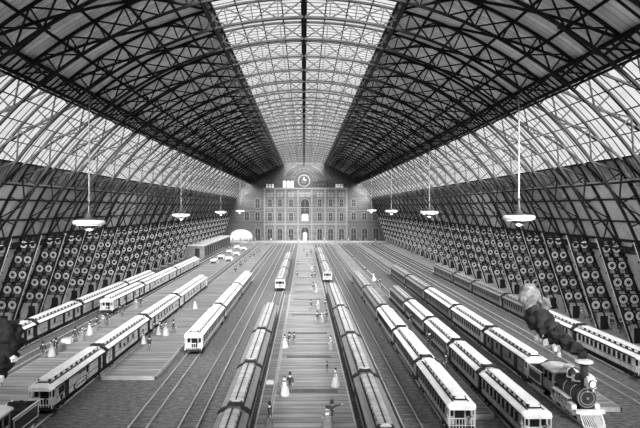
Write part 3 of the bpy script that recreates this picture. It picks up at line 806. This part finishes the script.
# ------------------------------------------------------------------ small building at the left wall
b = thing('low_building', 'low flat-roofed office building against the left wall by the white archway', 'building', (-32.9, 200, 0))
m = MB(); m.box(-3.6, 2.6, -30, 30, 0, 3.5); m.build('wall', M['stone_b'], b)
m = MB(); m.box(-3.6, 3.0, -30.6, 30, 3.5, 3.85); m.build('roof', M['panel'], b)
for i in range(14): MB().box(2.6, 2.66, -28.5+i*4.15, -26.2+i*4.15, .3, 2.9).build('doorway', M['black'], b)
MB().box(-.2, 1.2, -30.06, -30, 0, 2.7).build('doorway', M['black'], b)
for i in range(15): MB().box(2.6, 2.8, -29.6+i*4.15, -29.2+i*4.15, 0, 3.5).build('pilaster', M['stone_l'], b)

# ------------------------------------------------------------------ baggage carts, trunks
def cart(x, y, label, z=.3, s=1.0, load='roof'):
    t = thing('baggage_cart', label, 'baggage cart', (x, y, z), 0, 'baggage carts on the left platform')
    m = MB(); m.box(-.7*s, .7*s, -1.5*s, 1.5*s, .5, .62); 
    for e in (-1, 1): m.bar((-.7*s, e*1.45*s, .6), (-.7*s, e*1.45*s, 1.2), .06); m.bar((.7*s, e*1.45*s, .6), (.7*s, e*1.45*s, 1.2), .06); m.bar((-.7*s, e*1.45*s, 1.2), (.7*s, e*1.45*s, 1.2), .06)
    m.build('bed', M['black'], t)
    for sx in (-1, 1):
        for e in (-1, 1): link('wheel', LDW, t, (sx*.72*s, e*1.0*s, .33))
    m = MB(); m.box(-.62*s, .62*s, -1.3*s, -.1, .62, 1.15); m.box(-.6*s, .55*s, 0, 1.3*s, .62, 1.05)
    m.build('load', M[load], t)
CARTS = [(-24, 150), (-24.1, 163), (-24.2, 182), (-24.3, 203), (-20.9, 156), (-21, 174), (-21.2, 196)]
for i, (x, y) in enumerate(CARTS):
    row = 'left' if x < -22 else 'right'; k = i if x < -22 else i - 4
    cart(x, y, 'loaded baggage cart, %s in the %s row of carts before the low building' % (['nearest', 'second', 'third', 'fourth'][k], row), s=1.25)
def trunk(x, y, z, w, d, h, label, mt='body_l'):
    t = thing('trunk', label, 'trunk', (x, y, z))
    m = MB(); m.box(-w/2, w/2, -d/2, d/2, 0, h*.7); m.build('box', M[mt], t)
    m = MB(); m.prism([(-w/2, h*.7), (w/2, h*.7), (w/2*.9, h*.9), (0, h), (-w/2*.9, h*.9)], -d/2, d/2); m.build('lid', M[mt], t)
def G(px, py, z=0):
    """ground point seen at a picture position"""
    D = (15 - z) * 560 / (py - 208); return ((px - 304) * D / 560, D)
x, y = G(67, 343, .3); trunk(x, y, .3, 1.1, .7, .55, 'pale trunk lying on the left plank platform beyond the tender')
x, y = G(58, 351, .3); trunk(x, y, .3, 1.3, .9, .8, 'dark trunk standing beside the waiting group on the left plank platform', 'body_d')
x, y = G(275, 383.5, .22); trunk(-2.87, y, .22, .62, .5, .22, 'small white case on the dark strip left of the middle platform', 'white')

# ------------------------------------------------------------------ people
def skin_mesh(name, joints, edges, m, sub=1):
    me = bpy.data.meshes.new(name); me.from_pydata([j[0] for j in joints], edges, [])
    o = bpy.data.objects.new('tmp', me); C.objects.link(o)
    sk = o.modifiers.new('s', 'SKIN')
    for i, j in enumerate(joints):
        sv = me.skin_vertices[0].data[i]; r = j[1]; sv.radius = (r, r) if not isinstance(r, tuple) else r
        sv.use_root = (i == 0)
    ss = o.modifiers.new('u', 'SUBSURF'); ss.levels = sub; ss.render_levels = sub
    dg = bpy.context.evaluated_depsgraph_get()
    out = bpy.data.meshes.new_from_object(o.evaluated_get(dg)); out.name = name
    bpy.data.objects.remove(o); out.materials.clear(); out.materials.append(m)
    for p in out.polygons: p.use_smooth = True
    return out
def merge(meshes, name):
    bm = bmesh.new()
    for k in meshes: bm.from_mesh(k)
    me = bpy.data.meshes.new(name); bm.to_mesh(me); bm.free()
    for m in meshes[0].materials: me.materials.append(m)
    return me
def figure(pose):
    """returns body mesh, joint positions; facing +y"""
    j = {'pel': (0, 0, .88), 'wai': (0, 0, 1.05), 'che': (0, .01, 1.28), 'nec': (0, .01, 1.43), 'hd0': (0, .02, 1.5), 'hd1': (0, .02, 1.62),
         'shl': (-.17, 0, 1.37), 'shr': (.17, 0, 1.37), 'ell': (-.24, -.02, 1.12), 'elr': (.24, -.02, 1.12), 'wrl': (-.25, .06, .9), 'wrr': (.25, .06, .9),
         'hal': (-.25, .09, .82), 'har': (.25, .09, .82),
         'hil': (-.09, 0, .84), 'hir': (.09, 0, .84), 'knl': (-.1, .02, .47), 'knr': (.1, .02, .47), 'anl': (-.11, -.02, .08), 'anr': (.11, -.02, .08), 'tol': (-.12, .12, .035), 'tor': (.12, .12, .035)}
    j.update(pose)
    rad = {'pel': .13, 'wai': .115, 'che': .145, 'nec': .052, 'hd0': .075, 'hd1': .088, 'shl': .065, 'shr': .065, 'ell': .045, 'elr': .045, 'wrl': .03, 'wrr': .03, 'hal': (.035, .018), 'har': (.035, .018),
           'hil': .09, 'hir': .09, 'knl': .058, 'knr': .058, 'anl': .042, 'anr': .042, 'tol': .035, 'tor': .035}
    nm = list(j); idx = {n: i for i, n in enumerate(nm)}
    E = [('pel','wai'),('wai','che'),('che','nec'),('nec','hd0'),('hd0','hd1'),('che','shl'),('che','shr'),('shl','ell'),('shr','elr'),('ell','wrl'),('elr','wrr'),('wrl','hal'),('wrr','har'),
         ('pel','hil'),('pel','hir'),('hil','knl'),('hir','knr'),('knl','anl'),('knr','anr'),('anl','tol'),('anr','tor')]
    parts = [skin_mesh('body', [(j[n], rad[n]) for n in nm], [(idx[a], idx[b]) for a, b in E], M['skin'])]
    for s, w, h in ((-1, 'wrl', 'hal'), (1, 'wrr', 'har')):
        d = (Vector(j[h]) - Vector(j[w])).normalized(); sd = Vector((0, 1, 0)).cross(d); sd = sd.normalized() if sd.length > .1 else Vector((1, 0, 0)); sd2 = d.cross(sd).normalized()
        for f, ln in ((-1.5, .06), (-.5, .075), (.5, .07), (1.5, .055)):
            a = Vector(j[h]) + sd2*f*.016; parts.append(skin_mesh('f', [(a, .009), (a + d*ln*.55, .009), (a + d*ln + sd*.015, .007)], [(0, 1), (1, 2)], M['skin'], 0))
        a = Vector(j[h]) - d*.03; parts.append(skin_mesh('f', [(a, .01), (a + d*.03 - sd2*.045, .009), (a + d*.06 - sd2*.05, .008)], [(0, 1), (1, 2)], M['skin'], 0))
    # face: nose, brow, ears
    fc = MB(); hx, hy, hz = j['hd1']
    fc.ball((hx, hy+.09, hz-.035), .018, 0, 0, 1); fc.ball((hx-.085, hy, hz-.03), .02, 0, 0, 1, (.5, 1, 1.4)); fc.ball((hx+.085, hy, hz-.03), .02, 0, 0, 1, (.5, 1, 1.4))
    fc.ball((hx-.032, hy+.08, hz-.01), .012, 0, 0, 1); fc.ball((hx+.032, hy+.08, hz-.01), .012, 0, 0, 1); fc.ball((hx, hy+.078, hz-.075), .02, 0, 0, 1, (1.3, .5, .4))
    parts.append(fc.mesh('f', M['skin']))
    return merge(parts, 'body'), j
def clothes_man(j):
    e = 1.28
    tr = skin_mesh('trousers', [(j['pel'], .14), (j['hil'], .105), (j['hir'], .105), (j['knl'], .075), (j['knr'], .075), (j['anl'], .062), (j['anr'], .062), (j['tol'], .045), (j['tor'], .045)],
                   [(0,1),(0,2),(1,3),(2,4),(3,5),(4,6),(5,7),(6,8)], M['coat_g'])
    ct = skin_mesh('coat', [(j['wai'], .15), (j['che'], .17), (j['nec'][:2] + (j['nec'][2]-.03,), .08), (j['shl'], .085), (j['shr'], .085), (j['ell'], .062), (j['elr'], .062), (j['wrl'], .048), (j['wrr'], .048), (j['pel'], .175), (j['pel'][:2] + (.6,), .19)],
                   [(0,1),(1,2),(1,3),(1,4),(3,5),(4,6),(5,7),(6,8),(0,9),(9,10)], M['coat'])
    hx, hy, hz = j['hd1']; h = MB()
    h.lathe([(.15, hz+.045), (.15, hz+.055), (.095, hz+.06), (.09, hz+.2), (.098, hz+.24), (.001, hz+.245)], 'z', (hx, hy, 0), 14)
    hr = MB(); hr.ball((hx, hy-.018, hz+.0), .1, 0, .03, 2)
    return [('trousers', tr), ('coat', ct), ('top_hat', h.mesh('top_hat', M['black'])), ('hair', hr.mesh('hair', M['coat']))]
def clothes_woman(j, skirt):
    s = MB(); px, py, pz = j['pel']
    s.lathe([(.40, .02), (.39, .12), (.33, .4), (.25, .7), (.16, .95), (.125, 1.05), (.001, 1.06)], 'z', (px, py-.04, 0), 18)
    sk = s.mesh('skirt', M[skirt], True)
    bd = skin_mesh('bodice', [(j['wai'], .125), (j['che'], .155), (j['nec'][:2] + (j['nec'][2]-.04,), .07), (j['shl'], .08), (j['shr'], .08), (j['ell'], .06), (j['elr'], .06), (j['wrl'], .045), (j['wrr'], .045)],
                   [(0,1),(1,2),(1,3),(1,4),(3,5),(4,6),(5,7),(6,8)], M['coat_g'])
    hx, hy, hz = j['hd1']; h = MB(); h.ball((hx, hy-.03, hz+.04), .115, 2, .06, 2, (1, 1, .8)); hr = MB(); hr.ball((hx, hy-.05, hz-.04), .09, 1, .05, 2)
    return [('skirt', sk), ('bodice', bd), ('bonnet', h.mesh('bonnet', M['coat'])), ('hair', hr.mesh('hair', M['coat']))]
POSES = {
 'stand': {},
 'walk': {'knl': (-.1, .18, .5), 'anl': (-.1, .22, .09), 'tol': (-.1, .36, .06), 'knr': (.1, -.02, .47), 'anr': (.1, -.25, .13), 'tor': (.1, -.14, .04), 'wrl': (-.25, -.12, .9), 'hal': (-.25, -.14, .82), 'wrr': (.25, .2, .95), 'har': (.25, .26, .88)},
 'point': {'elr': (.42, .05, 1.42), 'wrr': (.64, .08, 1.5), 'har': (.72, .08, 1.53)},
 'akimbo': {'ell': (-.34, -.06, 1.14), 'wrl': (-.2, .1, 1.02), 'hal': (-.13, .13, 1.0)},
}
PROTO = {}
for k, ps in POSES.items():
    bm_, j = figure(ps); PROTO['man_' + k] = [('body', bm_)] + clothes_man(j)
bm_, j = figure({}); PROTO['woman_light'] = [('body', bm_)] + clothes_woman(j, 'dress')
PROTO['woman_dark'] = [('body', bm_)] + clothes_woman(j, 'coat_g')
def person(kind, x, y, z, rot, label, group, s=.93):
    t = thing('person', label, 'person', (x, y, z), rot, group); t.scale = (s*1.15, s*1.15, s)
    for nm, me in PROTO[kind]: link(nm, me, t)
desc = {'man_stand': 'man in dark coat', 'man_walk': 'striding man', 'man_point': 'man pointing with outstretched arm',
        'man_akimbo': 'man with hand on hip', 'woman_light': 'woman in pale skirt', 'woman_dark': 'woman in dark skirt'}
PZ = .3
PEOPLE = [  # kind, px, py, rot, where, height scale
 ('woman_light', 284.6, 396, 2.6, 'on the middle platform, left of the strolling couple', .97), ('man_stand', 289.8, 396.3, 2.9, 'on the middle platform, right of the strolling couple', .97),
 ('man_walk', 269.8, 425.6, 1.2, 'at the bottom edge of the left side of the middle platform', .95),
 ('woman_dark', 327, 428.5, .3, 'at the bottom edge beside the pointing man', .95), ('man_point', 332.6, 429.5, .0, 'at the bottom edge of the middle platform', .95),
 ('man_akimbo', 327, 372.5, 1.4, 'small, alone on the middle platform beside the pale skirted woman', .6), ('woman_light', 335.4, 386.5, 1.4, 'close to the right rim of the middle platform', .95),
 ('woman_light', 284.5, 348, 1, 'leftmost of group at the middle platform left rim', .9), ('man_stand', 289, 348, 2, 'middle of group at the middle platform left rim', .9), ('man_akimbo', 294, 347.5, -1.4, 'rightmost of group at the middle platform left rim', .8),
 ('woman_dark', 330.5, 350, 1.2, 'alone by the train on the right rim of the middle platform', .95),
 ('man_stand', 317.3, 324, 1, 'left of three standing midway along the middle platform', 1), ('woman_dark', 322, 324, 2, 'middle of three standing midway along the middle platform', .9), ('man_akimbo', 327, 323.8, 1, 'right of three standing midway along the middle platform', .9),
 ('man_walk', 311, 311.3, 1, 'left of the trio farther up the middle platform', 1), ('woman_dark', 317.8, 309.7, 1, 'middle of the trio farther up the middle platform', 1), ('man_stand', 325.3, 310, 1, 'right of the trio farther up the middle platform', .9),
 ('man_stand', 313.3, 293, 1, 'left of the close pair before the far right train', 1.1), ('woman_dark', 316, 293, 1, 'right of the close pair before the far right train', 1.1),
 ('man_stand', 297, 279.7, 1, 'by the far left train of the middle platform, nearer of two', 1.1), ('man_stand', 312, 281, 1, 'left of the pair beside the far right train', 1.1), ('man_akimbo', 315, 281, 2, 'right of the pair beside the far right train', 1.1),
 ('man_walk', 298.7, 268.7, 1, 'by the far left train of the middle platform, farther of two', 1.1), ('woman_dark', 312, 272, 1, 'left of the farther pair beside the far right train', 1.1), ('man_stand', 314.6, 272, 1, 'right of the farther pair beside the far right train', 1.1),
 ('man_stand', 309, 266.5, 1, 'in the middle of the far part of the middle platform', 1.1), ('man_walk', 306.8, 258.5, 2, 'nearest of the last three on the middle platform', 1.1), ('man_stand', 304, 253.2, 1, 'left of the last three on the middle platform', 1.1), ('man_stand', 311, 255.4, 1, 'right of the last three on the middle platform', 1.1),
 ('man_stand', 446, 371, 1, 'left of the pair on the narrow right platform', 1), ('man_akimbo', 450.5, 373, 1, 'right of the pair on the narrow right platform', 1), ('man_walk', 429.5, 347, 3.1, 'alone on the narrow right platform beyond the pair', 1),
 ('man_stand', 411, 325.5, 1, 'on the narrow right platform, third place from its near end', 1), ('man_stand', 380, 287.5, 1, 'near the far end of the first right train', 1.1), ('woman_light', 373.5, 281, 1, 'just past the far end of the first right train', 1.1), ('man_stand', 366, 274.5, 1, 'on the narrow right platform, second to last', 1.1), ('man_walk', 353.5, 260.5, 1, 'last one on the far stretch of the narrow right platform', 1.1),
]
WR = [(404, 247.8), (414, 253), (417.5, 253.4), (426, 258.3), (430, 258.8), (445, 264.8), (449, 265.6), (477, 275), (512, 288), (516, 288.6), (540, 299), (566, 310.5), (570, 311.5), (582, 316), (591, 319), (611.7, 326.5), (621, 332), (629, 335.5)]
names_wr = ['farthest', '17th nearest', '16th nearest', '15th nearest', '14th nearest', '13th nearest', '12th nearest', '11th nearest', 'tenth nearest', 'ninth nearest', 'eighth nearest', 'seventh nearest', 'sixth nearest', 'fifth nearest', 'fourth nearest', 'third nearest', 'second nearest', 'nearest']
for i, (a, b) in enumerate(WR):
    PEOPLE.append((['man_stand', 'woman_dark', 'man_walk', 'man_akimbo'][i % 4], a, b, 1.5 if i % 2 else -1, names_wr[i] + ' of those under the right wall', 1.1))
for i, (a, b) in enumerate([(154, 336), (157.3, 336.6), (161, 337), (165, 336.4), (170.5, 336.8)]):
    PEOPLE.append((['man_stand', 'woman_light', 'man_akimbo', 'woman_light', 'man_walk'][i], a, b, -1.2, ['leftmost', 'second from left', 'middle one', 'fourth from left', 'rightmost'][i] + ' of five beside the parlour car', 1))
PEOPLE += [('man_walk', 149.5, 351.5, -2, 'alone in front of the five on left platform', .95), ('woman_light', 143.5, 344, 1, 'close to the car, nearest to the group of five', .75), ('woman_light', 195, 308.5, 1, 'alone on the left platform beyond the five', .8)]
LW = [(43, 358.5, 'man_stand', 'leftmost of three by the dark trunk'), (46.8, 359, 'woman_light', 'middle one of three by the dark trunk'), (50.3, 358, 'man_akimbo', 'rightmost of three by the dark trunk'), (75, 342.2, 'man_stand', 'left of the pair by the pale trunk'), (79, 342.6, 'woman_dark', 'right of the pair by the pale trunk'),
      (89.5, 335, 'woman_light', 'alone just beyond the pair by the pale trunk'), (97, 330, 'man_stand', 'nearest of three behind the second car roof'), (103, 326.5, 'woman_dark', 'middle of three behind the second car roof'), (107.5, 325, 'man_walk', 'farthest of three behind the second car roof'),
      (120, 317, 'man_stand', 'left of the pair right of the short train end'), (122.7, 317.3, 'man_akimbo', 'right of the pair right of the short train end'), (136, 308.5, 'woman_dark', 'left of the farther pair on the cart platform'), (138.8, 308.7, 'man_stand', 'right of the farther pair on the cart platform')]
for a, b, k, w in LW: PEOPLE.append((k, a, b, random.uniform(-2, 2), w, 1))
for i, (a, b) in enumerate([(235.5, 275.2), (240.5, 270.2), (245.5, 265.7), (250, 261.5), (253.8, 258.8), (257, 256), (260, 254.3)]):
    PEOPLE.append((['man_stand', 'man_walk'][i % 2], a, b, 0, ['nearest', 'second', 'third', 'fourth', 'fifth', 'sixth', 'farthest'][i] + ' in the line of walkers on the bright far left platform', 1.2))
PLACED = []
for k, a, b, r, w, s in PEOPLE:
    x, y = G(a, b, PZ)
    z = PZ
    if x > 36.9: y = 36.9*y/x; x = 36.9
    for _ in range(6):
        for q in PLACED:
            if abs(q[0]-x) < .85 and abs(q[1]-y) < .7: y = q[1] + .72
    PLACED.append((x, y))
    if abs(x+2.9) < .5: z = .22
    person(k, x, y, z, r, desc[k] + ' ' + w, 'people on the platforms', .93*s)
for i in range(18):
    x = -31 + i*3.6 + random.uniform(-1, 1)
    person(['man_stand', 'man_walk', 'woman_dark'][i % 3], x, random.uniform(234, 243), .5, random.uniform(0, 6), 'tiny dark figure standing on the cross platform before the station front', 'figures before the station front', 1.05)

# ------------------------------------------------------------------ camera, light
cd = bpy.data.cameras.new('camera'); cam = bpy.data.objects.new('camera', cd); C.objects.link(cam)
cam.location = (0, 0, 15); cam.rotation_euler = (PI/2, 0, 0)
cd.sensor_width = 36; cd.lens = 560/640*36; cd.shift_x = 16/640; cd.shift_y = -6/640; cd.clip_end = 1000; cd.clip_start = .5
bpy.context.scene.camera = cam
w = bpy.data.worlds.new('world'); bpy.context.scene.world = w; w.use_nodes = True
bg = w.node_tree.nodes['Background']; bg.inputs['Color'].default_value = (1, 1, 1, 1); bg.inputs['Strength'].default_value = 1.0
def sun(name, rot, e, angle):
    l = bpy.data.lights.new(name, 'SUN'); l.energy = e; l.angle = math.radians(angle)
    o = bpy.data.objects.new(name, l); C.objects.link(o); o.rotation_euler = [math.radians(a) for a in rot]; return o
def sun_dir(name, d, e, angle):
    o = sun(name, (0, 0, 0), e, angle); o.rotation_euler = Vector(d).to_track_quat('-Z', 'Y').to_euler(); return o
sun_dir('sun', (-.15, .37, -.9), 7.0, 60)
sun_dir('fill_low', (-.05, .9, -.42), 85.0, 26)  # added fill from behind, brightens the far floor and facade
sun_dir('fill_left', (.42, .8, -.36), 48.0, 26)  # added fill from the left for the far floor
sun_dir('fill_right', (-.42, .8, -.36), 52.0, 26)  # added fill from the right, mirrors the left one
for x, y, z, sd in LAMPS:
    l = bpy.data.lights.new('lamp_light', 'POINT'); l.energy = 2500; l.shadow_soft_size = .2
    o = bpy.data.objects.new('lamp_light', l); C.objects.link(o); o.location = (x, y, z - 1.3)
sc = bpy.context.scene
sc.view_settings.view_transform = 'Standard'; sc.view_settings.look = 'None'; sc.view_settings.gamma = 1; sc.view_settings.exposure = 0
sc.view_settings.use_curve_mapping = False
sc.cycles.max_bounces = 6; sc.cycles.diffuse_bounces = 4; sc.cycles.transparent_max_bounces = 16
sc.cycles.use_denoising = True
